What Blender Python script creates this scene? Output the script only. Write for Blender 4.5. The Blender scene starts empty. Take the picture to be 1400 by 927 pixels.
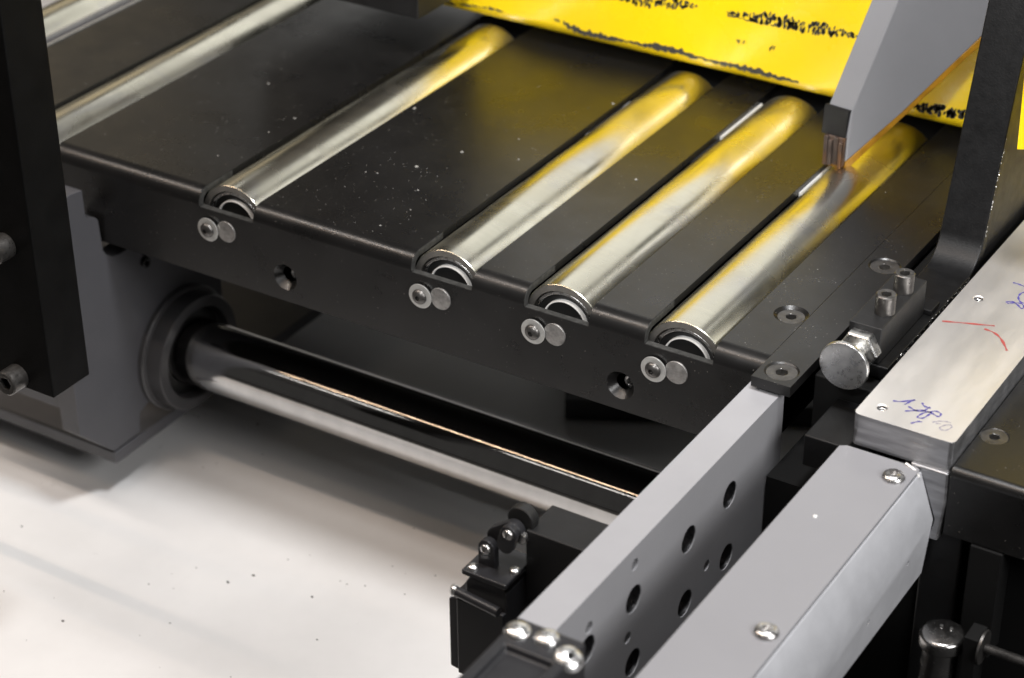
import bpy, bmesh, math, random
from math import sin, cos, pi, radians
from mathutils import Vector, Matrix
random.seed(7)
scene = bpy.context.scene
COL = scene.collection

# ------------------------------------------------------------------ camera
cam_d = bpy.data.cameras.new('camera')
cam = bpy.data.objects.new('camera', cam_d)
COL.objects.link(cam)
scene.camera = cam
RX = ((0.84817717, 0.26908587, -0.45627655), (0.52967705, -0.44081845, 0.72465255), (-0.00614136, -0.85631296, -0.51642076))
right = Vector([r[0] for r in RX]); up = -Vector([r[1] for r in RX]); back = -Vector([r[2] for r in RX])
M = Matrix((right, up, back)).transposed().to_4x4()
M.translation = Vector((0.83029, -1.55846, 1.04918))
cam.matrix_world = M
cam_d.lens = 74.72
cam_d.sensor_width = 36
cam_d.clip_start = 0.05
cam_d.clip_end = 60
cam_d.dof.use_dof = True
cam_d.dof.focus_distance = 2.06
cam_d.dof.aperture_fstop = 4.8

# ------------------------------------------------------------------ world and lamps
world = bpy.data.worlds.new('World'); scene.world = world
world.use_nodes = True
bg = world.node_tree.nodes['Background']
bg.inputs[0].default_value = (1.0, 0.97, 0.93, 1)
bg.inputs[1].default_value = 0.05

def area(name, loc, target, sx, sy, power, color=(1, 1, 1)):
    d = bpy.data.lights.new(name, 'AREA')
    d.shape = 'RECTANGLE'; d.size = sx; d.size_y = sy; d.energy = power; d.color = color
    o = bpy.data.objects.new(name, d); COL.objects.link(o)
    o.location = loc
    v = Vector(target) - Vector(loc)
    o.rotation_euler = v.to_track_quat('-Z', 'Y').to_euler()
    return o
area('key_lamp', (0.40, -0.17, 1.9), (-0.1, 0.0, -0.2), 0.42, 0.26, 41, (0.985, 0.99, 1.0))
area('side_softbox', (2.1, -0.75, 1.25), (0.1, 0.0, -0.05), 1.1, 0.9, 48, (1.0, 0.985, 0.98))
area('bend_highlight_fill', (-1.3, -0.62, 1.9), (-1.3, 0.0, 0.0), 2.2, 0.22, 17, (1.0, 0.99, 0.97))  # added light for the highlight along the table's bent front edge
area('warm_tube', (-1.4, -0.70, 2.0), (-1.4, 0.0, -0.2), 3.8, 0.018, 20, (1.0, 0.74, 0.56))
area('shaft_line_helper', (-1.7, -1.15, 2.0), (-1.7, 0.0, -0.3), 4.4, 0.018, 7, (1.0, 0.70, 0.46))  # extra light added only to draw the warm line on the shaft
area('white_tube', (-1.6, -1.74, 2.0), (-1.6, 0.0, -0.3), 4.2, 0.03, 3.5, (1.0, 0.97, 0.94))
area('rear_reflection_panel', (-1.0, 2.3, 1.15), (-1.0, 0.0, 0.4), 2.3, 1.9, 14, (1.0, 0.985, 0.95))  # unseen light panel added behind the machine for the roller reflections
area('right_reflection_panel', (1.35, 2.2, 1.20), (1.2, 0.0, 0.3), 1.6, 1.6, 9.5, (1.0, 0.985, 0.96))  # second added panel, for the pale band down the rollers' right side
area('warm_left_panel', (-3.2, 2.0, 1.25), (-0.8, 0.2, 0.0), 1.3, 1.1, 2.4, (1.0, 0.82, 0.55))  # added panel that gives the left table end its warm sheen
sd = bpy.data.lights.new('frame_fill_spot', 'SPOT'); sd.energy = 150; sd.spot_size = radians(30); sd.spot_blend = 0.6; sd.shadow_soft_size = 0.12  # spot added to brighten the yellow beam alone
so = bpy.data.objects.new('frame_fill_spot', sd); COL.objects.link(so); so.location = (0.3, -1.6, 1.5)
so.rotation_euler = (Vector((-0.12, 0.53, 0.12)) - Vector(so.location)).to_track_quat('-Z', 'Y').to_euler()

scene.view_settings.view_transform = 'Standard'
scene.view_settings.look = 'None'
scene.view_settings.exposure = 0.0
scene.view_settings.gamma = 1.0
scene.render.resolution_x = 1024; scene.render.resolution_y = 678
scene.cycles.use_denoising = True
scene.cycles.max_bounces = 8

# ------------------------------------------------------------------ materials
def mat(name, base, rough=0.5, metal=0.0, coat=0.0, coat_rough=0.1, var=0.0, var_scale=30, rough_var=0.0,
        bump=0.0, bump_scale=400, specks=0.0, speck_scale=260, speck_col=(0.6, 0.58, 0.55), tint2=None, tint_scale=6,
        stretch=(1, 1, 1), scratch=0.0, spec=0.5):
    m = bpy.data.materials.new(name); m.use_nodes = True
    nt = m.node_tree; N = nt.nodes; L = nt.links
    b = N['Principled BSDF']
    b.inputs['Metallic'].default_value = metal
    b.inputs['Specular IOR Level'].default_value = spec
    b.inputs['Coat Weight'].default_value = coat
    b.inputs['Coat Roughness'].default_value = coat_rough
    tc = N.new('ShaderNodeTexCoord')
    mp = N.new('ShaderNodeMapping'); L.new(tc.outputs['Object'], mp.inputs[0])
    mp.inputs['Scale'].default_value = stretch
    def noise(scale, detail=5, vec=mp.outputs[0], r=0.6):
        n = N.new('ShaderNodeTexNoise'); n.inputs['Scale'].default_value = scale
        n.inputs['Detail'].default_value = detail; n.inputs['Roughness'].default_value = r
        L.new(vec, n.inputs['Vector']); return n
    def ramp(src, a, b_, ca=(0, 0, 0, 1), cb=(1, 1, 1, 1)):
        r = N.new('ShaderNodeValToRGB'); r.color_ramp.elements[0].position = a; r.color_ramp.elements[1].position = b_
        r.color_ramp.elements[0].color = ca; r.color_ramp.elements[1].color = cb
        L.new(src, r.inputs[0]); return r
    n1 = noise(var_scale)
    lo = tuple(max(0, c * (1 - var)) for c in base) + (1,); hi = tuple(min(1, c * (1 + var)) for c in base) + (1,)
    col = ramp(n1.outputs[0], 0.3, 0.7, lo, hi).outputs[0]
    if tint2:
        n2 = noise(tint_scale, 3)
        mx = N.new('ShaderNodeMix'); mx.data_type = 'RGBA'
        L.new(ramp(n2.outputs[0], 0.42, 0.62).outputs[0], mx.inputs[0]); L.new(col, mx.inputs[6]); mx.inputs[7].default_value = tint2 + (1,)
        col = mx.outputs[2]
    rsock = None
    if rough_var:
        n3 = noise(var_scale * 1.7, 6)
        mr = N.new('ShaderNodeMapRange'); L.new(n3.outputs[0], mr.inputs[0])
        mr.inputs[1].default_value = 0.3; mr.inputs[2].default_value = 0.7
        mr.inputs[3].default_value = max(0.02, rough - rough_var); mr.inputs[4].default_value = min(1, rough + rough_var)
        rsock = mr.outputs[0]
    if specks:
        v = N.new('ShaderNodeTexVoronoi'); v.inputs['Scale'].default_value = speck_scale
        L.new(tc.outputs['Object'], v.inputs['Vector'])
        k = noise(14, 2, tc.outputs['Object'])
        mt = N.new('ShaderNodeMath'); mt.operation = 'MULTIPLY'; L.new(k.outputs[0], mt.inputs[0]); mt.inputs[1].default_value = specks
        sb = N.new('ShaderNodeSeparateColor'); L.new(v.outputs['Color'], sb.inputs[0])
        m2 = N.new('ShaderNodeMath'); m2.operation = 'MULTIPLY'; L.new(sb.outputs[0], m2.inputs[0]); L.new(mt.outputs[0], m2.inputs[1])
        cmp_ = N.new('ShaderNodeMath'); cmp_.operation = 'LESS_THAN'; L.new(v.outputs['Distance'], cmp_.inputs[0]); L.new(m2.outputs[0], cmp_.inputs[1])
        mx = N.new('ShaderNodeMix'); mx.data_type = 'RGBA'
        L.new(cmp_.outputs[0], mx.inputs[0]); L.new(col, mx.inputs[6]); mx.inputs[7].default_value = speck_col + (1,)
        col = mx.outputs[2]
    L.new(col, b.inputs['Base Color'])
    if rsock: L.new(rsock, b.inputs['Roughness'])
    else: b.inputs['Roughness'].default_value = rough
    if bump or scratch:
        n4 = noise(bump_scale, 3)
        h = n4.outputs[0]
        bp = N.new('ShaderNodeBump'); bp.inputs['Strength'].default_value = bump; bp.inputs['Distance'].default_value = 0.001
        L.new(h, bp.inputs['Height']); L.new(bp.outputs[0], b.inputs['Normal'])
    return m

M_table = mat('black_table_paint', (0.006, 0.0058, 0.0057), 0.31, spec=0.55, var=0.25, var_scale=9, rough_var=0.07, bump=0.10, bump_scale=700,
              specks=0.16, speck_scale=230, speck_col=(0.30, 0.28, 0.25))
M_black = mat('black_paint', (0.008, 0.008, 0.0085), 0.46, spec=0.4, var=0.3, rough_var=0.06, bump=0.10, bump_scale=500, specks=0.05, speck_col=(0.2, 0.2, 0.2))
M_rough_black = mat('rough_black_steel', (0.003, 0.003, 0.0033), 0.42, var=0.3, var_scale=60, rough_var=0.05, bump=0.16, bump_scale=420, spec=0.3)
M_post = mat('matt_black_steel', (0.003, 0.003, 0.003), 0.5, var=0.3, rough_var=0.05, bump=0.1, bump_scale=500, spec=0.14)
M_pin = mat('turned_pin_steel', (0.42, 0.41, 0.40), 0.24, 1.0, var=0.15, var_scale=60, rough_var=0.06)
M_shop = mat('workshop_concrete', (0.13, 0.13, 0.13), 0.6, var=0.2, var_scale=3)
M_ring = mat('ring_grey_paint', (0.045, 0.044, 0.046), 0.38, var=0.15, var_scale=30, rough_var=0.06, bump=0.1)
M_bore_shade = mat('bore_shade_steel', (0.10, 0.10, 0.105), 0.34, 0.9, var=0.3, var_scale=200, rough_var=0.1, bump=0.3, bump_scale=700)  # dark tone holds the shade inside the beam holes
M_edge = mat('cut_sheet_edge', (0.055, 0.055, 0.053), 0.42, 0.4, var=0.4, var_scale=160, rough_var=0.1, bump=0.4, bump_scale=500)
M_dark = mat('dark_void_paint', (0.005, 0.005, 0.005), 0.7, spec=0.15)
M_rubber = mat('black_rubber', (0.01, 0.01, 0.01), 0.45)
M_plastic = mat('black_plastic', (0.017, 0.017, 0.019), 0.34, rough_var=0.05, bump=0.06, bump_scale=900)
M_oxide = mat('black_oxide_steel', (0.12, 0.115, 0.11), 0.36, 0.85, var=0.3, var_scale=120, rough_var=0.1, bump=0.15, bump_scale=500)
M_steel = mat('bright_steel', (0.62, 0.61, 0.60), 0.28, 1.0, var=0.12, var_scale=150, rough_var=0.10, bump=0.1, bump_scale=600)
M_zinc = mat('zinc_plated_steel', (0.74, 0.74, 0.73), 0.30, 1.0, var=0.12, var_scale=90, rough_var=0.1, bump=0.12, bump_scale=500)
M_washer = mat('dull_zinc_washer', (0.62, 0.62, 0.60), 0.45, 0.8, var=0.1, var_scale=90, rough_var=0.1, bump=0.15, bump_scale=700)
M_axle = mat('cut_axle_steel', (0.33, 0.32, 0.31), 0.42, 0.8, var=0.35, var_scale=110, rough_var=0.12, bump=0.4, bump_scale=500)
M_face = mat('turned_roller_end', (0.36, 0.345, 0.32), 0.36, 0.9, var=0.2, var_scale=60, rough_var=0.08, bump=0.1)
M_chrome = mat('polished_shaft_chrome', (0.52, 0.51, 0.50), 0.06, 1.0, var=0.08, rough_var=0.02, var_scale=20, bump=0.02, bump_scale=900, stretch=(2, 1, 1))
M_gray = mat('blue_gray_paint', (0.21, 0.212, 0.225), 0.36, var=0.04, var_scale=12, rough_var=0.05, bump=0.05, bump_scale=600)
M_beam = mat('grey_beam_paint', (0.272, 0.272, 0.285), 0.34, var=0.05, var_scale=10, rough_var=0.06, bump=0.06, bump_scale=500)
M_cover = mat('grey_cover_paint', (0.212, 0.212, 0.224), 0.36, var=0.03, var_scale=8, rough_var=0.05, bump=0.05, bump_scale=600)
M_cast = mat('grey_cast_paint', (0.41, 0.415, 0.435), 0.42, var=0.10, var_scale=22, rough_var=0.08, bump=0.22, bump_scale=140)
M_bracket = mat('dark_grey_paint', (0.06, 0.06, 0.066), 0.42, var=0.06, var_scale=15, rough_var=0.05, bump=0.08)
M_alu = mat('milled_aluminium', (0.80, 0.78, 0.76), 0.44, 0.85, var=0.10, var_scale=14, rough_var=0.08, bump=0.10, bump_scale=300, stretch=(1, 0.25, 1), specks=0.04, speck_scale=120, speck_col=(0.3, 0.29, 0.28))
M_alu_side = mat('sawn_aluminium', (0.36, 0.36, 0.37), 0.40, 0.9, var=0.35, var_scale=45, rough_var=0.12, bump=0.7, bump_scale=90, stretch=(0.25, 1, 2.2))
M_yellow = mat('yellow_enamel', (0.88, 0.62, 0.005), 0.28, var=0.05, var_scale=7, rough_var=0.08, bump=0.06, bump_scale=120, coat=0.3, specks=0.03, speck_scale=60, speck_col=(0.35, 0.24, 0.02), tint2=(0.86, 0.60, 0.01), tint_scale=9)
M_chip = mat('chipped_paint_dark', (0.045, 0.042, 0.035), 0.5, var=0.4, var_scale=200)
M_orange = mat('orange_reflection_edge', (0.33, 0.16, 0.012), 0.4, var=0.25, var_scale=60, rough_var=0.1)  # reflected yellow put into the colour of the arm's edge
M_brown = mat('heat_stained_steel', (0.09, 0.07, 0.06), 0.42, 0.5, var=0.5, var_scale=120, tint2=(0.20, 0.09, 0.03), tint_scale=45, stretch=(1, 1, 0.3))
M_white = mat('white_ring', (0.62, 0.62, 0.61), 0.35)
M_floor = mat('light_grey_tray', (0.76, 0.755, 0.75), 0.33, var=0.05, var_scale=7, rough_var=0.06, bump=0.03, bump_scale=200, specks=0.045, speck_scale=55, speck_col=(0.12, 0.11, 0.10))
M_ink = mat('blue_ink', (0.06, 0.05, 0.24), 0.5)
M_ink2 = mat('grey_ink', (0.27, 0.25, 0.30), 0.5)
M_red = mat('red_ink', (0.30, 0.055, 0.05), 0.5)
M_dust = mat('pale_dust', (0.24, 0.235, 0.22), 0.8)
M_hatch = mat('matt_dark_floor_box', (0.012, 0.012, 0.012), 0.6)

def roller_material():
    # yellow passivated zinc, worn: brushed round the drum, with cloudy swirls and rub marks
    m = bpy.data.materials.new('passivated_roller'); m.use_nodes = True
    nt = m.node_tree; N = nt.nodes; L = nt.links; b = N['Principled BSDF']
    b.inputs['Metallic'].default_value = 1.0
    tc = N.new('ShaderNodeTexCoord')
    oi = N.new('ShaderNodeObjectInfo')
    add = N.new('ShaderNodeVectorMath'); add.operation = 'ADD'
    mul = N.new('ShaderNodeVectorMath'); mul.operation = 'SCALE'; mul.inputs['Scale'].default_value = 3.0
    cb = N.new('ShaderNodeCombineXYZ'); L.new(oi.outputs['Random'], cb.inputs[1]); L.new(oi.outputs['Random'], cb.inputs[0])
    L.new(cb.outputs[0], mul.inputs[0]); L.new(tc.outputs['Object'], add.inputs[0]); L.new(mul.outputs[0], add.inputs[1])
    def noise(sc, st, detail=5, dist=0.0):
        mp = N.new('ShaderNodeMapping'); L.new(add.outputs[0], mp.inputs[0]); mp.inputs['Scale'].default_value = st
        n = N.new('ShaderNodeTexNoise'); n.inputs['Scale'].default_value = sc; n.inputs['Detail'].default_value = detail
        n.inputs['Distortion'].default_value = dist
        L.new(mp.outputs[0], n.inputs['Vector']); return n.outputs[0]
    cl = noise(7, (1.6, 0.8, 1.6), 4, 1.2)
    r = N.new('ShaderNodeValToRGB'); L.new(cl, r.inputs[0])
    e = r.color_ramp.elements; e[0].position = 0.30; e[0].color = (0.62, 0.61, 0.57, 1); e[1].position = 0.62; e[1].color = (0.77, 0.755, 0.64, 1)
    x = e.new(0.45); x.color = (0.74, 0.72, 0.61, 1)
    ring = noise(9, (0.3, 22, 0.3), 6)
    mx = N.new('ShaderNodeMix'); mx.data_type = 'RGBA'; mx.blend_type = 'MULTIPLY'; mx.inputs[0].default_value = 0.12
    r2 = N.new('ShaderNodeValToRGB'); L.new(ring, r2.inputs[0]); r2.color_ramp.elements[0].position = 0.35; r2.color_ramp.elements[1].position = 0.6
    r2.color_ramp.elements[0].color = (0.72, 0.72, 0.74, 1)
    L.new(r.outputs[0], mx.inputs[6]); L.new(r2.outputs[0], mx.inputs[7]); L.new(mx.outputs[2], b.inputs['Base Color'])
    mr = N.new('ShaderNodeMapRange'); L.new(noise(16, (1, 0.7, 1), 6, 0.8), mr.inputs[0])
    mr.inputs[1].default_value = 0.35; mr.inputs[2].default_value = 0.68; mr.inputs[3].default_value = 0.20; mr.inputs[4].default_value = 0.34
    L.new(mr.outputs[0], b.inputs['Roughness'])
    bp = N.new('ShaderNodeBump'); bp.inputs['Strength'].default_value = 0.012; bp.inputs['Distance'].default_value = 0.0006
    L.new(noise(40, (0.4, 14, 0.4), 4), bp.inputs['Height']); L.new(bp.outputs[0], b.inputs['Normal'])
    return m
M_roller = roller_material()

# ------------------------------------------------------------------ geometry helpers (all sizes in mm)
S = 0.001
def bm_new(): return bmesh.new()
def add_box(bm, x0, x1, y0, y1, z0, z1, rot=None, piv=None):
    vs = [bm.verts.new(Vector((x, y, z)) * S) for z in (z0, z1) for y in (y0, y1) for x in (x0, x1)]
    for f in ((0, 2, 3, 1), (4, 5, 7, 6), (0, 1, 5, 4), (2, 6, 7, 3), (0, 4, 6, 2), (1, 3, 7, 5)):
        bm.faces.new([vs[i] for i in f])
    if rot is not None: bmesh.ops.rotate(bm, verts=vs, cent=Vector(piv) * S, matrix=rot)
    return vs
def axis_mat(d):
    d = Vector(d).normalized()
    return d.to_track_quat('Z', 'Y').to_matrix()
def hexr(a, r):   # radius towards angle a of a hexagon with across-flats 2r
    a = (a % (pi / 3)) - pi / 6
    return r / cos(a)
def add_lathe(bm, rings, loc, axis, n=36, cap0=True, cap1=True):
    """rings: (radius or ('hex', r), height) from start to end"""
    A = axis_mat(axis); loc = Vector(loc)
    R = []
    for r, h in rings:
        row = []
        for i in range(n):
            a = 2 * pi * i / n
            rr = hexr(a, r[1]) if isinstance(r, tuple) else r
            row.append(bm.verts.new((loc + A @ Vector((rr * cos(a), rr * sin(a), h))) * S))
        R.append(row)
    for a, b in zip(R[:-1], R[1:]):
        for i in range(n):
            j = (i + 1) % n
            bm.faces.new((a[i], a[j], b[j], b[i]))
    if cap0: bm.faces.new(list(reversed(R[0])))
    if cap1: bm.faces.new(R[-1])
def add_prism(bm, poly, axis, a, b):
    """poly: 2-D points in the plane normal to axis ('x': (y,z), 'y': (x,z), 'z': (x,y)), extruded from a to b"""
    def P(p, t):
        return Vector({'x': (t, p[0], p[1]), 'y': (p[0], t, p[1]), 'z': (p[0], p[1], t)}[axis]) * S
    A = [bm.verts.new(P(p, a)) for p in poly]; B = [bm.verts.new(P(p, b)) for p in poly]
    n = len(poly)
    bm.faces.new(A); bm.faces.new(list(reversed(B)))
    for i in range(n):
        j = (i + 1) % n
        bm.faces.new((A[i], B[i], B[j], A[j]))
def add_tube(bm, pts, r, n=10):
    pts = [Vector(p) for p in pts]; rows = []
    for i, p in enumerate(pts):
        d = (pts[min(i + 1, len(pts) - 1)] - pts[max(i - 1, 0)])
        A = axis_mat(d)
        rows.append([bm.verts.new((p + A @ Vector((r * cos(2 * pi * k / n), r * sin(2 * pi * k / n), 0))) * S) for k in range(n)])
    for a, b in zip(rows[:-1], rows[1:]):
        for i in range(n): bm.faces.new((a[i], a[(i + 1) % n], b[(i + 1) % n], b[i]))
    bm.faces.new(list(reversed(rows[0]))); bm.faces.new(rows[-1])
def world_loc(o):
    v = Vector((0, 0, 0))
    while o is not None:
        v += o.location; o = o.parent
    return v
def obj(name, bm, m, parent=None, bevel=0.0, seg=2, smooth=30, cut=None, label=None, local=False):
    """link ONE mesh object; coordinates in bm are world mm unless local; cut = list of cutter bmeshes"""
    bmesh.ops.recalc_face_normals(bm, faces=bm.faces)
    if parent is not None and not local: bmesh.ops.translate(bm, verts=bm.verts, vec=-world_loc(parent))
    me = bpy.data.meshes.new(name); bm.to_mesh(me); bm.free()
    me.materials.append(m)
    o = bpy.data.objects.new(name, me); COL.objects.link(o)
    if cut:
        tmp = []
        for k, cb in enumerate(cut):
            bmesh.ops.recalc_face_normals(cb, faces=cb.faces)
            if parent is not None and not local: bmesh.ops.translate(cb, verts=cb.verts, vec=-world_loc(parent))
            cm = bpy.data.meshes.new('cutter'); cb.to_mesh(cm); cb.free()
            co = bpy.data.objects.new('cutter', cm); COL.objects.link(co); tmp.append(co)
            md = o.modifiers.new('cut', 'BOOLEAN'); md.operation = 'DIFFERENCE'; md.solver = 'EXACT'; md.object = co
        dg = bpy.context.evaluated_depsgraph_get()
        new = bpy.data.meshes.new_from_object(o.evaluated_get(dg))
        o.modifiers.clear(); o.data = new; new.name = name
        for co in tmp: bpy.data.objects.remove(co, do_unlink=True)
        me = new
        me.materials.clear(); me.materials.append(m)
    for p in me.polygons: p.use_smooth = True
    me.set_sharp_from_angle(angle=radians(smooth))
    if bevel:
        bv = o.modifiers.new('bevel', 'BEVEL'); bv.width = bevel * S; bv.segments = seg; bv.limit_method = 'ANGLE'; bv.angle_limit = radians(35)
        bv.harden_normals = False
    wn = o.modifiers.new('normals', 'WEIGHTED_NORMAL'); wn.keep_sharp = not bevel
    if parent is not None: o.parent = parent
    if label: o['label'] = label
    return o
def thing(name, label, cat, loc=(0, 0, 0), group=None):
    o = bpy.data.objects.new(name, None); COL.objects.link(o)
    o.location = Vector(loc) * S; o.empty_display_size = 0.02
    o['label'] = label; o['category'] = cat
    if group: o['group'] = group
    return o
def tag(o, label, cat, group=None):
    o['label'] = label; o['category'] = cat
    if group: o['group'] = group
    return o
def structure(o): o['kind'] = 'structure'; return o

def cap_screw(name, parent, loc, axis, r, h, m=None, sock=None, label=None):
    """socket head cap screw standing on loc"""
    s = sock or r * 0.5
    bm = bm_new()
    add_lathe(bm, [(r * 0.98, 0), (r, 0.6), (r, h - 0.10 * r), (r * 0.90, h), (s * 1.32, h), (('hex', s), h - 0.6), (('hex', s), h * 0.35)], loc, axis, 36)
    return obj(name, bm, m or M_oxide, parent, smooth=35, label=label)
def flat_screw(name, parent, loc, axis, r, m=None, sock=None):
    s = sock or r * 0.36
    bm = bm_new()
    add_lathe(bm, [(r * 0.5, -r * 0.5), (r, -1.0), (r * 0.985, -0.2), (s * 1.25, 0.0), (('hex', s), -0.5), (('hex', s), -r * 0.45)], loc, axis, 36)
    return obj(name, bm, m or M_oxide, parent, smooth=35)
def button_screw(name, parent, loc, axis, r, m=None, sock=None, h=None):
    s = sock or r * 0.36; h = h or r * 0.55
    bm = bm_new()
    rings = [(r * 0.97, 0), (r, 0.4)]
    for k in range(1, 7):
        a = k / 7 * pi / 2
        rr = r * cos(a)
        if rr > s * 1.3: rings.append((rr, 0.4 + h * sin(a)))
    top = rings[-1][1]
    rings += [(('hex', s), top + 0.2), (('hex', s), top - h * 0.7)]
    add_lathe(bm, rings, loc, axis, 36)
    return obj(name, bm, m or M_oxide, parent, smooth=60)
def cone_cutter(loc, axis, r0, h0, r1, depth, n=36):
    bm = bm_new()   # axis points out of the surface
    add_lathe(bm, [(r1, -depth), (r1, -h0), (r0, 0), (r0, 3)], loc, axis, n)
    return bm
def cyl_cutter(loc, axis, r, depth, n=36):
    bm = bm_new(); add_lathe(bm, [(r, -depth), (r, 3)], loc, axis, n); return bm

# ================================================================== THE SETTING
bm = bm_new(); add_box(bm, -4000, 4000, -430, 5000, -470, -450)
floor = structure(obj('floor', bm, M_floor)); floor['label'] = 'light grey sheet tray floor under the machine'

bm = bm_new(); add_box(bm, -6000, 6000, -6000, 7000, -920, -900)
sf = structure(obj('shop_floor', bm, M_shop)); sf['label'] = 'dark workshop floor below the machine'

# swarf and grit lying on the tray
bm = bm_new(); rg = random.Random(21)
for k in range(90):
    x = rg.uniform(-800, 60); y = rg.uniform(-400, 300); L_ = rg.uniform(0.8, 1.6) + 2.2 * rg.random() ** 5; a = rg.random() * 6.3
    vs = [bm.verts.new(Vector((x + cos(a + t) * L_ * q, y + sin(a + t) * L_ * q * 0.6, -449.9 + h)) * S) for t, q, h in ((0, 1, 0), (1.3, 0.8, 0), (2.6, 1.1, 0), (4.2, 0.7, 0), (0.5, 0.2, L_ * 0.7))]
    for i in range(4): bm.faces.new((vs[i], vs[(i + 1) % 4], vs[4]))
g_ = obj('grit', bm, M_chip); g_['kind'] = 'stuff'; tag(g_, 'dark grit and swarf scattered on the pale tray floor', 'grit')

# ================================================================== ROLLER TABLE
T = 8.6
SLOTS = [(-836, -761), (-552.5, -477.5), (-273.5, -198.5), (-137, -62), (0, 75)]
table = thing('roller_table', 'black bent sheet steel roller table with slots for five rollers', 'table', (-400, 0, -104))
def bent_profile(zstart=None, yend=980):
    r = 17; pts_o = []; pts_i = []
    for k in range(13):
        a = k / 12 * pi / 2
        pts_o.append((r - r * sin(a), -r + r * cos(a)))      # from top tangent to front tangent
        ri = r - T
        pts_i.append((r - ri * sin(a), -r + ri * cos(a)))
    outer = [(yend, 0)] + pts_o + [(0, -104)]
    inner = [(T, -104)] + list(reversed(pts_i)) + [(yend, -T)]
    return outer + inner
bm = bm_new()
add_prism(bm, bent_profile(), 'x', -962, 127.2)
holes = [(-438.9, -74.2), (-25.0, -75.4)]
cuts = [cone_cutter((x, 0, z), (0, -1, 0), 15.5, 9, 8.5, 40) for x, z in holes] + [cone_cutter((110.9, 94.6, 0), (0, 0, 1), 17.5, 7, 6, 7.9)]
for a, b in SLOTS:
    cb = bm_new(); add_box(cb, a, b, -8, 640, -20, 8); cuts.append(cb)
bm_sheet = bm
sheet = obj('table_sheet', bm_sheet, M_table, table, bevel=0.7, seg=2, cut=cuts)
sheet.modifiers.remove(sheet.modifiers['normals'])
for p in sheet.data.polygons:
    if max(abs(c) for c in p.normal) > 0.9999: p.use_smooth = False
# edge plate on the right with its three screws
bm = bm_new(); add_box(bm, 127.9, 168, -27, 690, -10.5, 0.6)
obj('edge_plate', bm, M_table, table, bevel=0.8, cut=[cone_cutter((148.8, -5, 0.6), (0, 0, 1), 16.6, 9, 6, 9.6), cone_cutter((149.8, 231, 0.6), (0, 0, 1), 16.6, 9, 6, 9.6)])
flat_screw('flat_screw', table, (148.8, -5, -0.6), (0, 0, 1), 15.0)
flat_screw('flat_screw', table, (149.8, 231, -0.6), (0, 0, 1), 15.0)
flat_screw('flat_screw', table, (110.9, 94.6, -2.2), (0, 0, 1), 13.6)
# sunk bolts seen inside the front holes
for x, z in holes:
    cap_screw('sunk_bolt', table, (x + 4, 26, z - 2), (0, -1, 0), 7.5, 12, M_steel)
# inner crosswise rails carrying the rollers
bm = bm_new(); add_box(bm, -960, 120, 640, 650, -104, -9); obj('rear_rail', bm, M_black, table)
bm = bm_new(); add_box(bm, -2200, 1700, 985, 995, -170, 60); obj('rear_light_block', bm, M_dark, table)  # unseen panel added to block light leaking under the table from behind
bm = bm_new()
add_box(bm, -960, 126, 10.5, 530, -112, -106)
obj('under_tray', bm, M_dark, table)
for a, b in SLOTS:                                        # roller axle ends, washers and screws on the front
    cx = a + 37
    bm = bm_new(); add_lathe(bm, [(12.3, -9), (12.4, 1.2), (11.9, 1.8), (3, 1.9)], (cx - 0.3, 0, -40), (0, -1, 0), 36); obj('axle_end', bm, M_axle, table, smooth=50)
    bm = bm_new(); add_lathe(bm, [(13.2, 0), (13.7, 0.5), (13.7, 1.8), (13.2, 2.2), (7, 2.2)], (a + 13.2, -2.1, -42.5), (0, -1, 0), 40); obj('washer', bm, M_washer, table, smooth=50)
    button_screw('button_screw', table, (a + 13.2, -4.3, -42.5), (0, -1, 0), 8.6, M_oxide, 2.6, 5.2)
for a, b in SLOTS:                                        # raw cut edges of each notch, left wall and floor
    bm = bm_new(); add_box(bm, a + 0.8, b - 0.8, 0.9, 8.0, -20.2, -19.5); obj('notch_sill', bm, M_edge, table)
    out = [(17 - 16.3 * sin(k / 10 * pi / 2), -17 + 16.3 * cos(k / 10 * pi / 2)) for k in range(11)]
    inn = [(17 - 9.0 * sin(k / 10 * pi / 2), -17 + 9.0 * cos(k / 10 * pi / 2)) for k in range(11)]
    poly = [(60, -0.7)] + out + [(0.7, -19.4), (8.0, -19.4)] + list(reversed(inn)) + [(60, -8)]
    bm = bm_new(); add_prism(bm, poly, 'x', a - 0.3, a + 0.5); obj('notch_edge', bm, M_edge, table)
for x0, y0, y1 in ((-137, 425, 530), (0, 345, 432)):  # pale strips painted as the light caught on the slot wall
    bm = bm_new(); add_box(bm, x0 + 0.6, x0 + 2.8, y0, y1, -11, -6); obj('slot_gleam_strip', bm, M_white, table, label='pale strip standing in for the gleam of light in the slot beside a roller')

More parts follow.
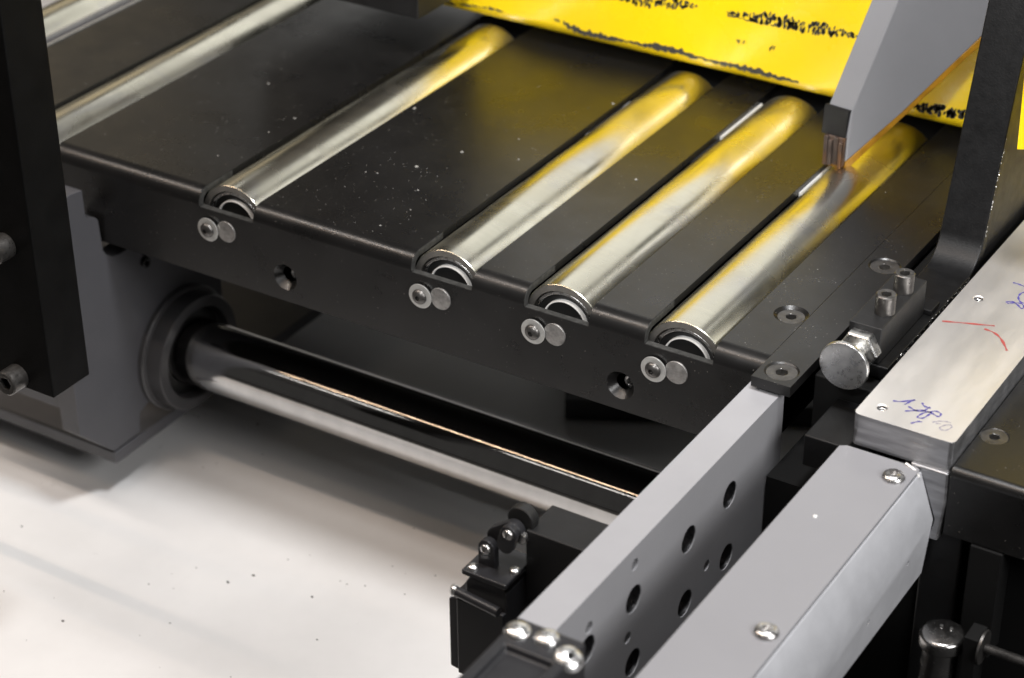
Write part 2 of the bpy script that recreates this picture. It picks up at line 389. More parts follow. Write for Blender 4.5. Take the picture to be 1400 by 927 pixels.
# dust
bm = bm_new()
spots = [(-382.5, 171.4, 2.6), (-359.3, 228.3, 2.1), (-348.8, 125.3, 1.6), (-409.8, 136.0, 1.3), (-469.3, 296.5, 2.6), (-278.1, 427.6, 2.2), (-159.7, 270.2, 2.0),
         (-295.3, 245.6, 1.2), (-322.3, 290.0, 1.3), (-422.7, 131.9, 1.1), (-329.7, 83.4, 1.1), (-336.9, 37.6, 1.4), (-658.7, 263.6, 1.8), (-573, 201.9, 2.0),
         (-537.9, 121.4, 1.6), (-576, 156.8, 1.2), (-587.4, 79, 1.2)]
rnd = random.Random(3)
for k in range(1300):
    x = rnd.uniform(-900, 160); y = rnd.betavariate(1, 1.6) * 480 + 6
    spots.append((x, y, 0.22 + 0.5 * rnd.random() ** 5))
for x, y, r in spots:
    if any(a - 2 < x < b + 2 for a, b in SLOTS): continue
    if y < 14: continue
    z = 0.6 if x > 127 else 0.0
    c = Vector((x, y, z + 0.05)) * S; vs = []
    n = 6
    ph = rnd.random() * 6
    for i in range(n):
        rr = r * rnd.uniform(0.6, 1.1)
        vs.append(bm.verts.new(c + Vector((rr * cos(ph + i * 2 * pi / n), rr * sin(ph + i * 2 * pi / n), 0)) * S))
    t = bm.verts.new(c + Vector((0, 0, r * 0.6)) * S)
    for i in range(n): bm.faces.new((vs[i], vs[(i + 1) % n], t))
d = obj('dust', bm, M_dust); d['kind'] = 'stuff'; tag(d, 'pale specks of dust scattered on the black table', 'dust')

# ================================================================== ROLLERS
def build_roller(loc, label):
    R = 44.2
    root = thing('conveyor_roller', label, 'roller', loc, 'steel rollers set in the slots of the table')
    def part(name, rings, m, smooth=40, n=72, y=0):
        bm = bm_new(); add_lathe(bm, rings, (0, 0, 0), (0, 1, 0), n, False, False)
        return obj(name, bm, m, root, smooth=smooth, local=True)
    part('drum', [(R - 0.8, 0.2), (R, 1.0), (R, 160), (R, 320), (R, 522), (R - 3, 528), (R - 9, 531), (24, 531)], M_roller)
    part('end_face', [(36.6, 8), (36.6, 0.8), (37.2, 0.0), (R - 0.9, 0.0)], M_face)
    part('bearing_ring', [(32.2, 9), (32.2, 2.4), (33.0, 1.6), (34.9, 1.6), (35.6, 2.4), (35.6, 9)], M_steel)
    part('seal', [(25.2, 7), (32.3, 6)], M_rubber)
    part('hub_ring', [(23.2, 6), (23.4, 2.8), (23.8, 2.2), (24.6, 2.2), (25.1, 2.8), (25.1, 9)], M_white)
    part('axle', [(23.4, 4.6), (1.5, 4.6)], M_rubber)
    return root
proto = build_roller((38.6, 12.5, -34.5), 'steel roller nearest the screwed edge plate on the right')
def copy_thing(src, loc, label):
    r = src.copy(); COL.objects.link(r); r.location = Vector(loc) * S; r['label'] = label
    for ch in list(src.children):
        c = ch.copy(); COL.objects.link(c); c.parent = r
    return r
labs = ['steel roller farthest left, its near end hidden by the black post',
        'steel roller between the two widest black table panels',
        'steel roller at the right edge of the second wide table panel',
        'steel roller second from the edge plate, with the white gleam strip beside it']
for (a, b), lb in zip(SLOTS[:4], labs): copy_thing(proto, (a + 38.6, 12.5, -34.5), lb)

# ================================================================== neighbouring conveyor, top left
nb = thing('side_conveyor_roller', 'large bright roller beyond the left end of the table, top left corner', 'roller', (-1040, 0, -60))
bm = bm_new(); add_lathe(bm, [(3, 0), (48, 0), (50, 2), (50, 900), (3, 900)], (-1035, 60, -46), (0, 1, 0), 72); obj('drum', bm, M_roller, nb, smooth=40)
bm = bm_new(); add_lathe(bm, [(8, 0), (8, 30)], (-1035, 31, -46), (0, 1, 0), 24); obj('axle', bm, M_steel, nb)
ng = thing('side_rail', 'dark steel rail with a bright edge between table end and large roller', 'rail', (-973, 300, -20))
bm = bm_new(); add_box(bm, -982, -966, 0, 980, -60, -3); obj('rail_bar', bm, M_bracket, ng, bevel=1.2)
bm = bm_new(); add_box(bm, -965.6, -962.6, 0, 980, -4, 1.6); obj('edge_strip', bm, M_washer, ng)
bm = bm_new(); add_box(bm, -985.6, -982.2, 0, 980, -6, 1.0); obj('edge_strip', bm, M_washer, ng)

# ================================================================== yellow saw frame
yf = thing('yellow_saw_beam', 'yellow painted saw frame beam with chipped black scratches across the rollers', 'saw frame', (-150, 600, 17))
bm = bm_new()
r = 17; prof = []
zb = 17
for k in range(9):
    a = k / 8 * pi / 2
    prof.append((530 + r - r * cos(a), zb + r - r * sin(a)))
prof = [(530, 156)] + prof + [(700, zb), (700, 156)]
add_prism(bm, prof, 'x', -590, 420)
obj('frame_beam', bm, M_yellow, yf, bevel=1.5, smooth=30)
# paint chips: flat ragged flakes lying on the face
bm = bm_new(); rc = random.Random(11)
def flake(pts):
    vs = [bm.verts.new(Vector((x, 529.6, z)) * S) for x, z in pts]
    if len(vs) > 2: bm.faces.new(vs)
def lerp_line(line, x):
    for (a, za), (b, zb_) in zip(line[:-1], line[1:]):
        if a <= x <= b: return za + (zb_ - za) * (x - a) / (b - a)
    return line[-1][1]
def ragged(line, w0, w1, skip=0.0):
    x = line[0][0]; prev = None
    wob = 0
    while x < line[-1][0]:
        dx = rc.uniform(1.2, 3.2); x2 = min(x + dx, line[-1][0])
        t = (x - line[0][0]) / (line[-1][0] - line[0][0])
        wob = 0.7 * wob + rc.uniform(-0.9, 0.9)
        z = lerp_line(line, x) + wob
        w = (w0 + (w1 - w0) * abs(sin(t * 9 + 0.6))) * rc.uniform(0.5, 1.3)
        cur = ((x, z + w), (x, z - w * rc.uniform(0.4, 1.0)))
        if prev and rc.random() > skip: flake([prev[0], cur[0], cur[1], prev[1]])
        prev = cur; x = x2
ragged([(-407, 37), (-398, 35), (-376, 31), (-325, 31), (-275, 34.5), (-225, 33), (-177, 32.4), (-129, 32.2), (-90, 31)], 1.2, 4.8, 0.0)
ragged([(-420, 38), (-411, 37)], 1.0, 3.0)
ragged([(-587, 27), (-560, 29), (-535, 32.5), (-492, 34)], 0.4, 2.0, 0.15)
def hatch(line, n, h, step_w):
    for k in range(n):
        t = rc.random(); x = line[0][0] + (line[-1][0] - line[0][0]) * t
        e = min(1, 3.2 * min(t, 1 - t) + 0.15)
        z = lerp_line(line, x) + rc.uniform(-1, 1) * h * e
        L_ = rc.uniform(1.6, 4.4) * e + 0.9; w = rc.uniform(0.9, step_w * 1.45)
        a = radians(rc.uniform(55, 88)); ca, sa = cos(a), sin(a)
        pts = []
        for i in range(7):
            b = i / 7 * 2 * pi; u = cos(b) * L_ * rc.uniform(0.7, 1); v = sin(b) * w * rc.uniform(0.7, 1.1)
            pts.append((x + u * ca - v * sa, z + u * sa + v * ca))
        flake(pts)
hatch([(-185, 97.8), (-134, 101.5), (-88, 102.5), (-20, 104)], 170, 6.5, 1.7)
ragged([(-186, 94), (-160, 93), (-120, 95)], 0.3, 1.4, 0.1)
hatch([(-330, 84), (-277, 92), (-225, 97)], 80, 6, 1.6)
hatch([(38, 35.8), (78, 37.5), (130, 40)], 110, 5, 2.0)
hatch([(-172, 66), (-160, 66)], 5, 2, 1.0); hatch([(-132, 66), (-122, 66)], 4, 2, 0.9)
ch = obj('paint_chip', bm, M_chip, yf); ch['kind'] = 'stuff'

# dark housing hanging left of the yellow beam
dh = thing('saw_head_housing', 'black box housing hanging left of the yellow beam at top', 'housing', (-640, 470, 60))
bm = bm_new(); add_box(bm, -760, -532.4, 400, 529, 60.4, 420); obj('housing_shell', bm, M_black, dh, bevel=1.5)
bm = bm_new(); add_box(bm, -760, -594, 531, 690, 60.4, 420); obj('rear_shell', bm, M_black, dh, bevel=1.5)

# ================================================================== blade guide arm
arm = thing('blade_guide_arm', 'grey painted blade guide arm pointing down in front of the yellow beam', 'guide arm', (30, 400, 9))
p0 = Vector((28.4, 400, 0)); u = Vector((112, 100, 0)).normalized()
def WP(s, z, t=0.0):                    # s along the wide face, t thickness towards its back, all mm
    v = p0 + u * s; return Vector((v.x - t * 1.0, v.y + t * 0.0, z))
def poly_solid(bm, outline, t):
    A = [bm.verts.new(WP(s, z) * S) for s, z in outline]
    B = [bm.verts.new((WP(s, z) + Vector((-t, t * 0.12, 0))) * S) for s, z in outline]
    n = len(outline); bm.faces.new(A); bm.faces.new(list(reversed(B)))
    for i in range(n): bm.faces.new((A[i], B[i], B[(i + 1) % n], A[(i + 1) % n]))
bm = bm_new()
poly_solid(bm, [(0.5, 14), (3, 75.2), (43.4, 199.7), (85, 328), (250, 340), (190, 198), (150, 160), (59, 67)], 29)
obj('arm_body', bm, M_gray, arm, bevel=1.6, seg=3)
bm = bm_new()
def strip(bm, a, b, w, t0, t1):
    pts = [(a[0], a[1]), (b[0], b[1]), (b[0], b[1] - w), (a[0], a[1] - w)]
    A = [bm.verts.new((WP(s, z) + Vector((-t0, t0 * 0.12, 0))) * S) for s, z in pts]
    B = [bm.verts.new((WP(s, z) + Vector((-t1, t1 * 0.12, 0))) * S) for s, z in pts]
    bm.faces.new(A); bm.faces.new(list(reversed(B)))
    for i in range(4): bm.faces.new((A[i], B[i], B[(i + 1) % 4], A[(i + 1) % 4]))
strip(bm, (1.5, 13.4), (150, 159.0), 10, 0.3, 27); obj('lower_edge_reflection', bm, M_orange, arm, bevel=0.5, label='lower edge of the arm, coloured orange as a reflection of the yellow beam')  # yellow reflection painted as an orange strip on the chamfer
# dark tip: cap and ridged guide blocks on the narrow face
bm = bm_new(); poly_solid(bm, [(-1.6, 42), (1.6, 73), (2.8, 76), (0.4, 76.2), (-1.2, 73), (-2.2, 42)], 29.6)
obj('guide_cap', bm, M_black, arm, bevel=0.8)
bm = bm_new(); add_box(bm, 3.2, 27.5, 397.5, 402, 10, 43); obj('insert_holder', bm, M_brown, arm, bevel=0.6)
for k in range(4):
    x0 = 3.5 + k * 6.0
    bm = bm_new(); add_box(bm, x0, x0 + (4.2 if k % 2 else 4.9), 394.5 - (k % 2) * 1.5, 401, 8 + (k % 3) * 1.5, 43 - (k % 2) * 4); obj('guide_insert', bm, M_brown, arm, bevel=0.6)

# ================================================================== right-hand post and gusset
post = thing('bent_post', 'black bent flat bar post rising behind the stop block on the right', 'post', (212, 200, -20))
bm = bm_new()
top = [(40, 7), (235, 7)]
cx, cz, rr = 236, 45, 38
for k in range(1, 9):
    a = -pi / 2 + k / 8 * radians(74); top.append((cx + rr * cos(a), cz + rr * sin(a)))
ex, ez = top[-1]
top += [(ex + 0.29 * 400, ez + 400)]
bot = []
th = 14
for i, (y, z) in enumerate(top):
    y0, z0 = top[max(i - 1, 0)]; y1, z1 = top[min(i + 1, len(top) - 1)]
    d = Vector((y1 - y0, z1 - z0)).normalized(); bot.append((y + d.y * th, z - d.x * th))
add_prism(bm, top + list(reversed(bot)), 'x', 189, 235)
obj('bent_bar', bm, M_rough_black, post, bevel=1.6, seg=3, smooth=40)
bm = bm_new(); add_prism(bm, [(255, -16), (700, -16), (700, 420), (385, 420), (290, 50)], 'x', 222, 232); obj('gusset', bm, M_black, post, bevel=1.0)
bm = bm_new(); add_prism(bm, [(60, 0), (240, 0), (240, -60), (20, -60)], 'x', 236, 239.5); obj('side_lip', bm, M_rough_black, post, bevel=0.8)
bm = bm_new(); add_box(bm, 171, 238, 20, 700, -90, -9); obj('foot_base', bm, M_dark, post, bevel=2)
# weld spatter and chipped bright edge along the bar
bm = bm_new(); rw = random.Random(5)
def blob(c, r):
    vs = [bm.verts.new((Vector(c) + Vector((dx, dy, dz)) * r * rw.uniform(0.6, 1.2)) * S) for dx, dy, dz in ((1, 0, 0), (-1, 0, 0), (0, 1, 0), (0, -1, 0), (0, 0, 1), (0, 0, -1))]
    for a, b, c_ in ((0, 2, 4), (2, 1, 4), (1, 3, 4), (3, 0, 4), (2, 0, 5), (1, 2, 5), (3, 1, 5), (0, 3, 5)): bm.faces.new((vs[a], vs[b], vs[c_]))
for k in range(150):
    t = rw.random()
    if rw.random() < 0.55: y = 60 + 185 * t; blob((235.2 + rw.uniform(-0.8, 1.2), y, 7 + rw.uniform(-3, 0.4)), rw.uniform(0.3, 1.1))
    else:
        z = 30 + 110 * t; y = ex + 0.29 * (z - ez) + (2 if z > ez else -8)
        blob((235.2, y + rw.uniform(-1, 1), z), rw.uniform(0.2, 0.8))
w = obj('weld_spatter', bm, M_steel, post); w['kind'] = 'stuff'
ys = thing('yellow_panel', 'bright yellow panel corner at the right edge beside the black post', 'panel', (300, 250, 150))
bm = bm_new(); add_prism(bm, [(263.5, 151.5), (340, 170), (340, 330), (257, 330), (261.5, 227)], 'y', 250, 256); obj('panel_sheet', bm, M_yellow, ys, bevel=0.8)

# ================================================================== adjustable stop
st = thing('stop_block', 'black stop block with two socket screws bolted beside the edge plate', 'stop block', (208, 95, 7))
bm = bm_new(); add_box(bm, 192, 224.5, 42, 150, 7.2, 45); obj('block', bm, M_black, st, bevel=1.2)
for x, y in ((214, 73), (213, 119)): cap_screw('socket_screw', st, (x, y, 45), (0, 0, 1), 9.6, 20, M_oxide, 4.6)
bm = bm_new(); add_box(bm, 196, 232, 150, 172, 7.2, 13); obj('heel', bm, M_rough_black, st, bevel=1)
sc = thing('stop_screw', 'zinc plated adjusting screw with round flat head and lock nut', 'screw', (207, 20, 22))
bm = bm_new(); add_lathe(bm, [(('hex', 16.5), 0), (('hex', 17.4), 1.2), (('hex', 17.4), 11.2), (('hex', 16.0), 12.6), (9.2, 12.6)], (207, 42, 22), (0, -1, 0), 36); obj('lock_nut', bm, M_zinc, sc, smooth=25)
bm = bm_new(); add_lathe(bm, [(8.6, 0), (8.6, 40)], (207, 42, 22), (0, -1, 0), 32); obj('threaded_rod', bm, M_zinc, sc)
bm = bm_new(); add_lathe(bm, [(22.5, 0), (24.2, 1.0), (24.2, 3.6), (23.2, 4.8), (9, 5.4), (2, 5.5)], (207, 4, 22), (0, -1, 0), 56); obj('round_head', bm, M_zinc, sc, smooth=50)

# ================================================================== grey drilled beam
beam = thing('drilled_beam', 'long grey painted beam with round holes in its side', 'beam', (139, -250, -190))
bm = bm_new(); add_box(bm, 122, 156, -640, -12, -195, -14.5)
cuts = []
for y in (-118.5, -198, -297.5, -376): cuts.append(cyl_cutter((156, y, -69), (1, 0, 0), 13.2, 50))
for y in (-119, -200, -296): cuts.append(cyl_cutter((156, y, -138.8), (1, 0, 0), 13.2, 50))
for y, z in ((-159.3, -122.6), (-306.2, -104.7), (-297, -32.9), (-373, -48)): cuts.append(cyl_cutter((156, y, z), (1, 0, 0), 5.6, 50, 24))
obj('beam_bar', bm, M_beam, beam, bevel=1.4, seg=3, cut=cuts)
for y, z in ((-118.5, -69), (-198, -69), (-297.5, -69), (-376, -69), (-119, -138.8), (-200, -138.8), (-296, -138.8)):  # added dark liners put the shade of the holes into colour
    bm = bm_new(); add_lathe(bm, [(13.15, 0), (13.15, 32.6), (12.3, 32.6), (12.3, 0), (13.15, 0)], (122.6, y, z), (1, 0, 0), 36, False, False); obj('bore_shade_liner', bm, M_bore_shade, beam)

# ================================================================== limit switch and its block
blk = thing('switch_block', 'black rectangular block fixed to the side of the grey beam', 'block', (80, -266, -160))
bm = bm_new(); add_box(bm, 43.5, 121.5, -289, -244, -175, -45); obj('block_body', bm, M_black, blk, bevel=1.5)
sw = thing('limit_switch', 'black roller lever limit switch in front of the black block', 'limit switch', (10, -320, -230))
bm = bm_new(); add_prism(bm, [(-1, -205), (41, -205), (41, -98), (36, -92), (4, -92), (-1, -100)], 'y', -318, -272); obj('switch_body', bm, M_plastic, sw, bevel=1.5)
bm = bm_new(); add_prism(bm, [(-21, -205), (-9, -207), (-9, -128), (-13, -124), (-21, -128)], 'y', -316, -276); obj('side_cover', bm, M_plastic, sw, bevel=1.5)
bm = bm_new(); add_box(bm, -8, 41, -323, -317, -203, -118); obj('front_cover', bm, M_plastic, sw, bevel=1.2)
bm = bm_new(); add_box(bm, -4, 42, -320, -270, -92, -86.5); obj('head_plate', bm, M_plastic, sw, bevel=1.5)
bm = bm_new(); add_lathe(bm, [(4.5, 0), (4.5, 50)], (-8, -325, -108), (1, -0.12, 0), 20); obj('hinge_pin', bm, M_plastic, sw)
def cross_screw(loc, axis, r, m=M_steel):
    bm = bm_new(); add_lathe(bm, [(r, 0), (r, r * 0.35), (r * 0.8, r * 0.6), (r * 0.35, r * 0.75), (r * 0.3, r * 0.3)], loc, axis, 20); obj('cross_screw', bm, m, sw, smooth=50)
cross_screw((4, -313, -86.5), (0, 0, 1), 5.2, M_zinc); cross_screw((38, -298, -86.5), (0, 0, 1), 5.2, M_zinc)
cross_screw((-8, -325, -108), (-1, -0.6, 0.2), 5.5, M_zinc)
# pivot ear, lever and roller
def rounded_bar(name, a, b, r, y0, y1, m):
    a = Vector(a); b = Vector(b); d = (b - a).normalized(); nrm = Vector((-d.y, d.x)); pts = []
    for k in range(9): t = pi / 2 + k / 8 * pi; pts.append(a + (d * cos(t) + nrm * sin(t)) * r)
    for k in range(9): t = -pi / 2 + k / 8 * pi; pts.append(b + (d * cos(t) + nrm * sin(t)) * r)
    bm = bm_new(); add_prism(bm, [(p.x, p.y) for p in pts], 'y', y0, y1); return obj(name, bm, m, sw, bevel=0.8)
rounded_bar('pivot_ear', (12, -68), (12, -86), 8.5, -304, -296, M_plastic)
rounded_bar('lever', (17, -60), (33, -48), 10, -295, -287, M_plastic)
rounded_bar('lever_ear', (35, -44), (31, -58), 8, -304, -297, M_plastic)
cross_screw((12, -304, -68), (0, -1, 0), 5.0, M_steel); cross_screw((35.5, -304, -43.5), (0, -1, 0), 5.0, M_steel)
bm = bm_new(); add_lathe(bm, [(4, 0), (12.5, 0), (13.2, 0.8), (13.2, 10), (12.5, 10.8), (4, 10.8)], (36, -286, -40), (0, 1, 0), 32); obj('lever_roller', bm, M_rubber, sw)
bm = bm_new(); add_lathe(bm, [(5.5, 0), (5.5, 5)], (42, -290, -52), (0, -1, 0), 24); obj('spacer', bm, M_steel, sw)

# near block on the beam
nbk = thing('end_block', 'blurred black clamp block with three bright screws at the bottom edge', 'clamp block', (170, -520, -14))
bm = bm_new(); add_box(bm, 137, 199, -620, -452, -60, 10)
c1 = bm_new(); add_box(c1, 147, 189, -630, -486, 4, 20)
obj('block_body', bm, M_plastic, nbk, bevel=2.5, cut=[c1])
button_screw('bright_screw', nbk, (147, -468, 9.5), (0, 0, 1), 11, M_zinc, 3)
button_screw('bright_screw', nbk, (171, -464, 9.5), (0, 0, 1), 10.5, M_zinc, 2.6)
button_screw('bright_screw', nbk, (196, -474, 7), (0.4, -0.2, 1), 12, M_zinc, 3.0)

# ================================================================== shaft, bearing and bracket
shaft = thing('guide_shaft', 'thick polished steel shaft running below the black table', 'shaft', (-300, 110, -300))
bm = bm_new(); add_lathe(bm, [(39, 0), (41.5, 2), (41.5, 900), (39, 902)], (-720, 110.5, -299), (1, 0, 0), 96); obj('shaft_bar', bm, M_chrome, shaft, smooth=40)
brk = thing('bearing_bracket', 'dark grey bracket plate holding the ringed bearing at lower left', 'bracket', (-712, 60, -378))
bm = bm_new()
prof = [(-75, -30), (-43, -25), (-24, -28), (-23.5, -60), (-22, -64), (-7, -71), (-4.5, -75), (-2.6, -114), (2, -122), (12, -129), (24, -131), (520, -131), (520, -216),
        (196, -216), (196, -330), (60, -340), (27, -352), (23.4, -378), (-23.5, -379), (-76, -327)]
add_prism(bm, prof, 'x', -728, -700); obj('bracket_plate', bm, M_bracket, brk, bevel=1.2)
bm = bm_new(); add_lathe(bm, [(80, 0), (80, 6), (78.5, 8), (73.8, 8.4), (73.4, 27.5), (72.4, 29), (71, 29.5), (59.6, 29.5), (58.6, 28.5), (58.6, 0)], (-700, 110.5, -301), (1, 0, 0), 96); obj('bearing_ring', bm, M_ring, brk, smooth=35)
bm = bm_new(); add_lathe(bm, [(58.4, 12), (46, 16), (42.2, 16), (42.2, 0)], (-700, 110.5, -300), (1, 0, 0), 96, False, False); obj('shaft_seal', bm, M_rubber, brk)
bm = bm_new(); add_box(bm, -1400, -699.4, -24, 520, -397, -381); obj('base_plate', bm, M_bracket, brk, bevel=1)
bm = bm_new(); add_box(bm, -900, -728.3, -74, -50, -300, -272); obj('cross_bar', bm, M_bracket, brk, bevel=1)
cap_screw('small_screw', brk, (-700, 62, -160), (1, 0, 0), 7, 5, M_black, 3.4)

# ================================================================== left post
lp = thing('left_post', 'black heavy steel post with socket screws along the left edge', 'post', (-570, -266, -91))
bm = bm_new(); add_prism(bm, [(-293.6, -91.5), (-240, -91.5), (-240, 314), (-293.6, 337)], 'x', -640, -505.3); obj('post_bar', bm, M_post, lp, bevel=2.0, seg=3)
bm = bm_new(); add_box(bm, -1500, -641, -272, -260, -20, -4); obj('side_arm', bm, M_post, lp, bevel=2.0)
cap_screw('socket_screw', lp, (-550, -293.6, -78), (0, -1, 0), 13.2, 20, M_oxide, 6.6)
cap_screw('socket_screw', lp, (-541, -293.6, 73), (0, -1, 0), 13.2, 20, M_oxide, 6.6)

# ================================================================== cover bar in the foreground
cv = thing('covered_rail', 'grey painted rail with screwed cover plate running to the lower right corner', 'rail', (270, -300, -130))
bm = bm_new()
prof = [(233, -24.5), (311.4, -24.5), (327, -70), (322, -132), (236, -150), (233, -146)]
add_prism(bm, prof, 'y', -640, -56); obj('rail_body', bm, M_cast, cv, bevel=1.6, seg=3, cut=[cyl_cutter((325.7, -86 - 20, -88), (1, 0, 0.06), 2.6, 8, 12), cyl_cutter((324.9, -186, -100), (1, 0, 0.06), 2.6, 8, 12)])
bm = bm_new(); add_prism(bm, [(233.4, -640), (310.6, -640), (310.6, -59), (307, -57), (240, -57), (234, -61)], 'z', -24.2, -20.4)
obj('cover_plate', bm, M_cover, cv, bevel=0.7)
for y in (-83, -335): button_screw('dome_screw', cv, (295.8, y, -20.4), (0, 0, 1), 10.6, M_steel, 3.6, 6.0)
bm = bm_new(); add_lathe(bm, [(2.2, 0), (2.0, 0.8), (0.8, 1.4)], (262, -172, -20.4), (0, 0, 1), 12); obj('paint_fleck', bm, M_white, cv)
# welded lug at its end
bm = bm_new(); add_prism(bm, [(300, -18), (336, -18), (337, -50), (333, -92), (324, -92), (328, -70), (312, -27), (303, -24.6)], 'y', -57, -38); obj('weld_lug', bm, M_alu_side, cv, bevel=2.0, seg=3)
bm = bm_new()
pts = [(297, -58.5, -19.5), (303, -60, -20.5), (309, -62, -22), (312, -63, -26)]
add_tube(bm, pts, 1.6); obj('weld_bead', bm, M_alu, cv)

# ================================================================== aluminium plate with handwriting
al = thing('aluminium_plate', 'bare aluminium plate with pen marks and two threaded holes', 'plate', (290, 200, -18))
def rounded_rect(x0, x1, y0, y1, r0, r1):
    pts = []
    for (cx, cy, a0, r) in ((x1 - r1, y0 + r1, -90, r1), (x1 - 2, y1 - 2, 0, 2), (x0 + 2, y1 - 2, 90, 2), (x0 + r0, y0 + r0, 180, r0)):
        for k in range(7):
            a = radians(a0 + 15 * k); pts.append((cx + r * cos(a), cy + r * sin(a)))
    return pts
hs = [(259.5, -31), (261, 198.5)]
bm = bm_new(); add_prism(bm, rounded_rect(241, 336.5, -52, 760, 6, 5), 'z', -20.3, 12)
pl = obj('plate_body', bm, M_alu, al, bevel=1.2, seg=2, cut=[cone_cutter((x, y, 12), (0, 0, 1), 5.6, 1.0, 4.6, 26, 28) for x, y in hs])
pl.data.materials.append(M_alu_side)
for p in pl.data.polygons:
    if abs(p.normal.z) < 0.5: p.material_index = 1
for x, y in hs:
    bm = bm_new()
    for z in range(-12, 10, 2): add_lathe(bm, [(4.55, -0.5), (3.9, 0.1), (4.55, 0.6)], (x, y, z), (0, 0, 1), 24, False, False)
    t_ = obj('thread', bm, M_steel, al)
def ribbon(name, strokes, w, m):
    bm = bm_new()
    for st_ in strokes:
        P = [Vector((x, y, 12.25)) for x, y in st_]
        # smooth the path
        Q = []
        for i in range(len(P) - 1):
            a = P[max(i - 1, 0)]; b = P[i]; c = P[i + 1]; d_ = P[min(i + 2, len(P) - 1)]
            for k in range(5):
                t = k / 5
                Q.append(0.5 * ((2 * b) + (-a + c) * t + (2 * a - 5 * b + 4 * c - d_) * t * t + (-a + 3 * b - 3 * c + d_) * t ** 3))
        Q.append(P[-1]); prev = None
        for i, q in enumerate(Q):
            dd = (Q[min(i + 1, len(Q) - 1)] - Q[max(i - 1, 0)])
            if dd.length < 1e-6: continue
            n_ = Vector((-dd.y, dd.x, 0)).normalized() * w * 0.5 * (0.75 + 0.35 * sin(i * 1.3))
            cur = (bm.verts.new((q + n_) * S), bm.verts.new((q - n_) * S))
            if prev: bm.faces.new((prev[0], cur[0], cur[1], prev[1]))
            prev = cur
    for f in bm.faces:
        if f.normal.z < 0: f.normal_flip()
    return obj(name, bm, m, al)
blue = [[(263.5, -16.0), (270.9, -12.9), (279.6, -4.2), (277.1, -9.8), (275.0, -16.4)], [(279.1, -17.3), (286.4, -20.1), (293.0, -18.1), (295.9, -8.3)],
        [(287.4, -5.4), (290.8, -9.5), (297.2, -10.2)], [(279.5, -26.1), (286.0, -21.1), (291.3, -17.1), (298.3, -16.9)],
        [(298.3, -16.9), (302.9, -12.0), (308.6, -13.9), (308.3, -19.1), (302.7, -17.5), (297.4, -16.7), (293.8, -23.0), (292.8, -29.5), (297.4, -28.7), (299.9, -20.6), (300.1, -15.1)],
        [(291.8, -42.0), (295.7, -36.3), (299.2, -34.5)]]
blue2 = [[(278.4, 245.2), (284.0, 245.2), (291.1, 243.6)], [(286.3, 204.9), (290.9, 209.4), (297.6, 206.1), (303.1, 201.3), (304.6, 205.1), (299.8, 210.3), (291.9, 206.7), (288.5, 203.4)],
         [(295.6, 233.8), (292.6, 228.6), (293.4, 220.0), (297.8, 213.2), (303.1, 212.3)]]
ribbon('blue_handwriting', blue, 2.0, M_ink)
ribbon('blue_handwriting', blue2, 2.0, M_ink)
ribbon('faint_handwriting', [[(307.3, -30.5), (311.1, -25.9), (316.5, -23.2), (321.5, -22.5)], [(310.4, -30.3), (314.9, -29.2)],
                             [(318.7, -28.5), (316.1, -34.3), (318.3, -37.5), (322.5, -35.9), (324.8, -29.6), (322.9, -26.2), (318.7, -28.5)]], 1.6, M_ink2)
ribbon('red_mark', [[(247.5, 139.1), (269.9, 147.8), (293.5, 156.6)], [(287.0, 146.4), (298.3, 144.1), (308.8, 135.2), (319.7, 119.7)]], 2.8, M_red)

# ================================================================== black housing on the right
rh = thing('side_housing', 'black sheet steel housing to the right of the aluminium plate', 'housing', (500, 200, -300))
bm = bm_new()
r = 9; prof = []
for k in range(9):
    a = k / 8 * pi / 2; prof.append((-56 + r - r * sin(a), -12 - r + r * cos(a)))
prof = [(760, -12)] + prof + [(-56, -82), (-50, -82), (-50, -20), (760, -20)]
add_prism(bm, prof, 'x', 337.5, 1100)
obj('housing_sheet', bm, M_table, rh, bevel=0.8, cut=[cone_cutter((351.3, 12.7, -12), (0, 0, 1), 13.4, 7, 5, 7.6)])
flat_screw('flat_screw', rh, (351.3, 12.7, -12.4), (0, 0, 1), 12.6)
bm = bm_new(); add_box(bm, 316, 354, -48, -20, -440, -22); obj('corner_column', bm, M_black, rh, bevel=3)
bm = bm_new(); add_box(bm, 354.5, 1100, -30, 0, -440, -26); obj('front_wall', bm, M_dark, rh)
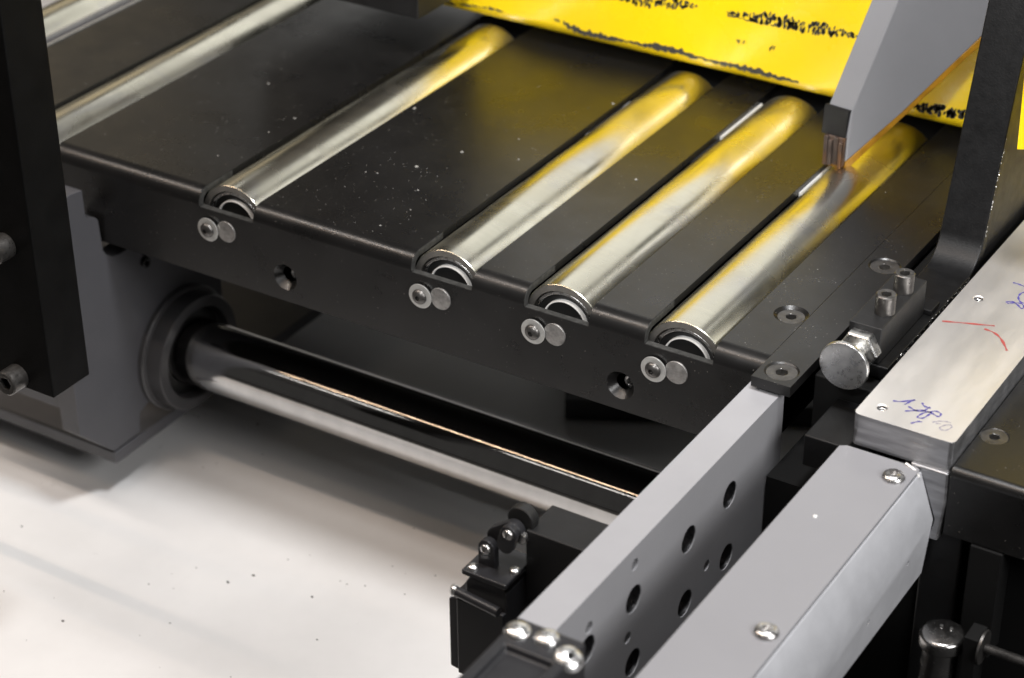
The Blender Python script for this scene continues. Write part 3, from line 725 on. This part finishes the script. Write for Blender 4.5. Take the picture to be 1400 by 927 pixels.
bm = bm_new(); add_box(bm, 364, 394, -58, -30.4, -200, -83); obj('hanging_plate', bm, M_dark, rh, bevel=1.5)
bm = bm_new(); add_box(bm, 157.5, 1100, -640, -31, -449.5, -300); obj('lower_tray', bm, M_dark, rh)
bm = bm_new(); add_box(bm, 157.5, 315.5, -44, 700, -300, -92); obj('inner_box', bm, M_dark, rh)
bm = bm_new(); add_box(bm, 196, 240, -54, 20, -60, -26); obj('end_shoe', bm, M_rough_black, rh, bevel=2)
ps = thing('dome_pin', 'dark round topped steel pin standing in the lower right corner', 'pin', (363, -100, -300))
bm = bm_new(); add_lathe(bm, [(17, -147), (17, -15), (20.4, -13), (21, -11.5), (21, -3), (19.8, -0.6), (17, 0.6), (2, 1.2)], (363, -100, -153), (0, 0, 1), 48); obj('pin_body', bm, M_pin, ps, smooth=50)
for dx, dy in ((-4, 6), (5, 7)):
    bm = bm_new(); add_lathe(bm, [(1.6, 0), (1.2, 0.9)], (363 + dx, -100 + dy, -151.4), (0, 0, 1), 12); obj('bright_fleck', bm, M_steel, ps)
tb = thing('threaded_bolt', 'thin threaded bolt with a washer at the lower right edge', 'bolt', (430, -100, -154))
bm = bm_new(); rings = []
for k in range(60): rings += [(3.6, k * 1.5), (4.5, k * 1.5 + 0.75)]
add_lathe(bm, rings, (402, -100, -154), (1, 0, 0), 20); obj('threaded_rod', bm, M_oxide, tb, smooth=10)
bm = bm_new(); add_lathe(bm, [(16, 0), (16, 2.2)], (399.5, -100, -154), (1, 0, 0), 40); obj('washer', bm, M_oxide, tb)
bm = bm_new(); add_box(bm, 386, 399, -112, -88, -299, -140); obj('bolt_holder', bm, M_dark, tb, bevel=1)

# dark box on the floor under the table
fb = thing('floor_box', 'dark low box lying on the floor under the table', 'box', (-150, 480, -450))
bm = bm_new(); add_box(bm, -330, 160, 410, 1300, -449.5, -420, Matrix.Rotation(radians(28), 3, 'Z'), (-330, 410, 0)); obj('box_body', bm, M_hatch, fb, bevel=1.5)
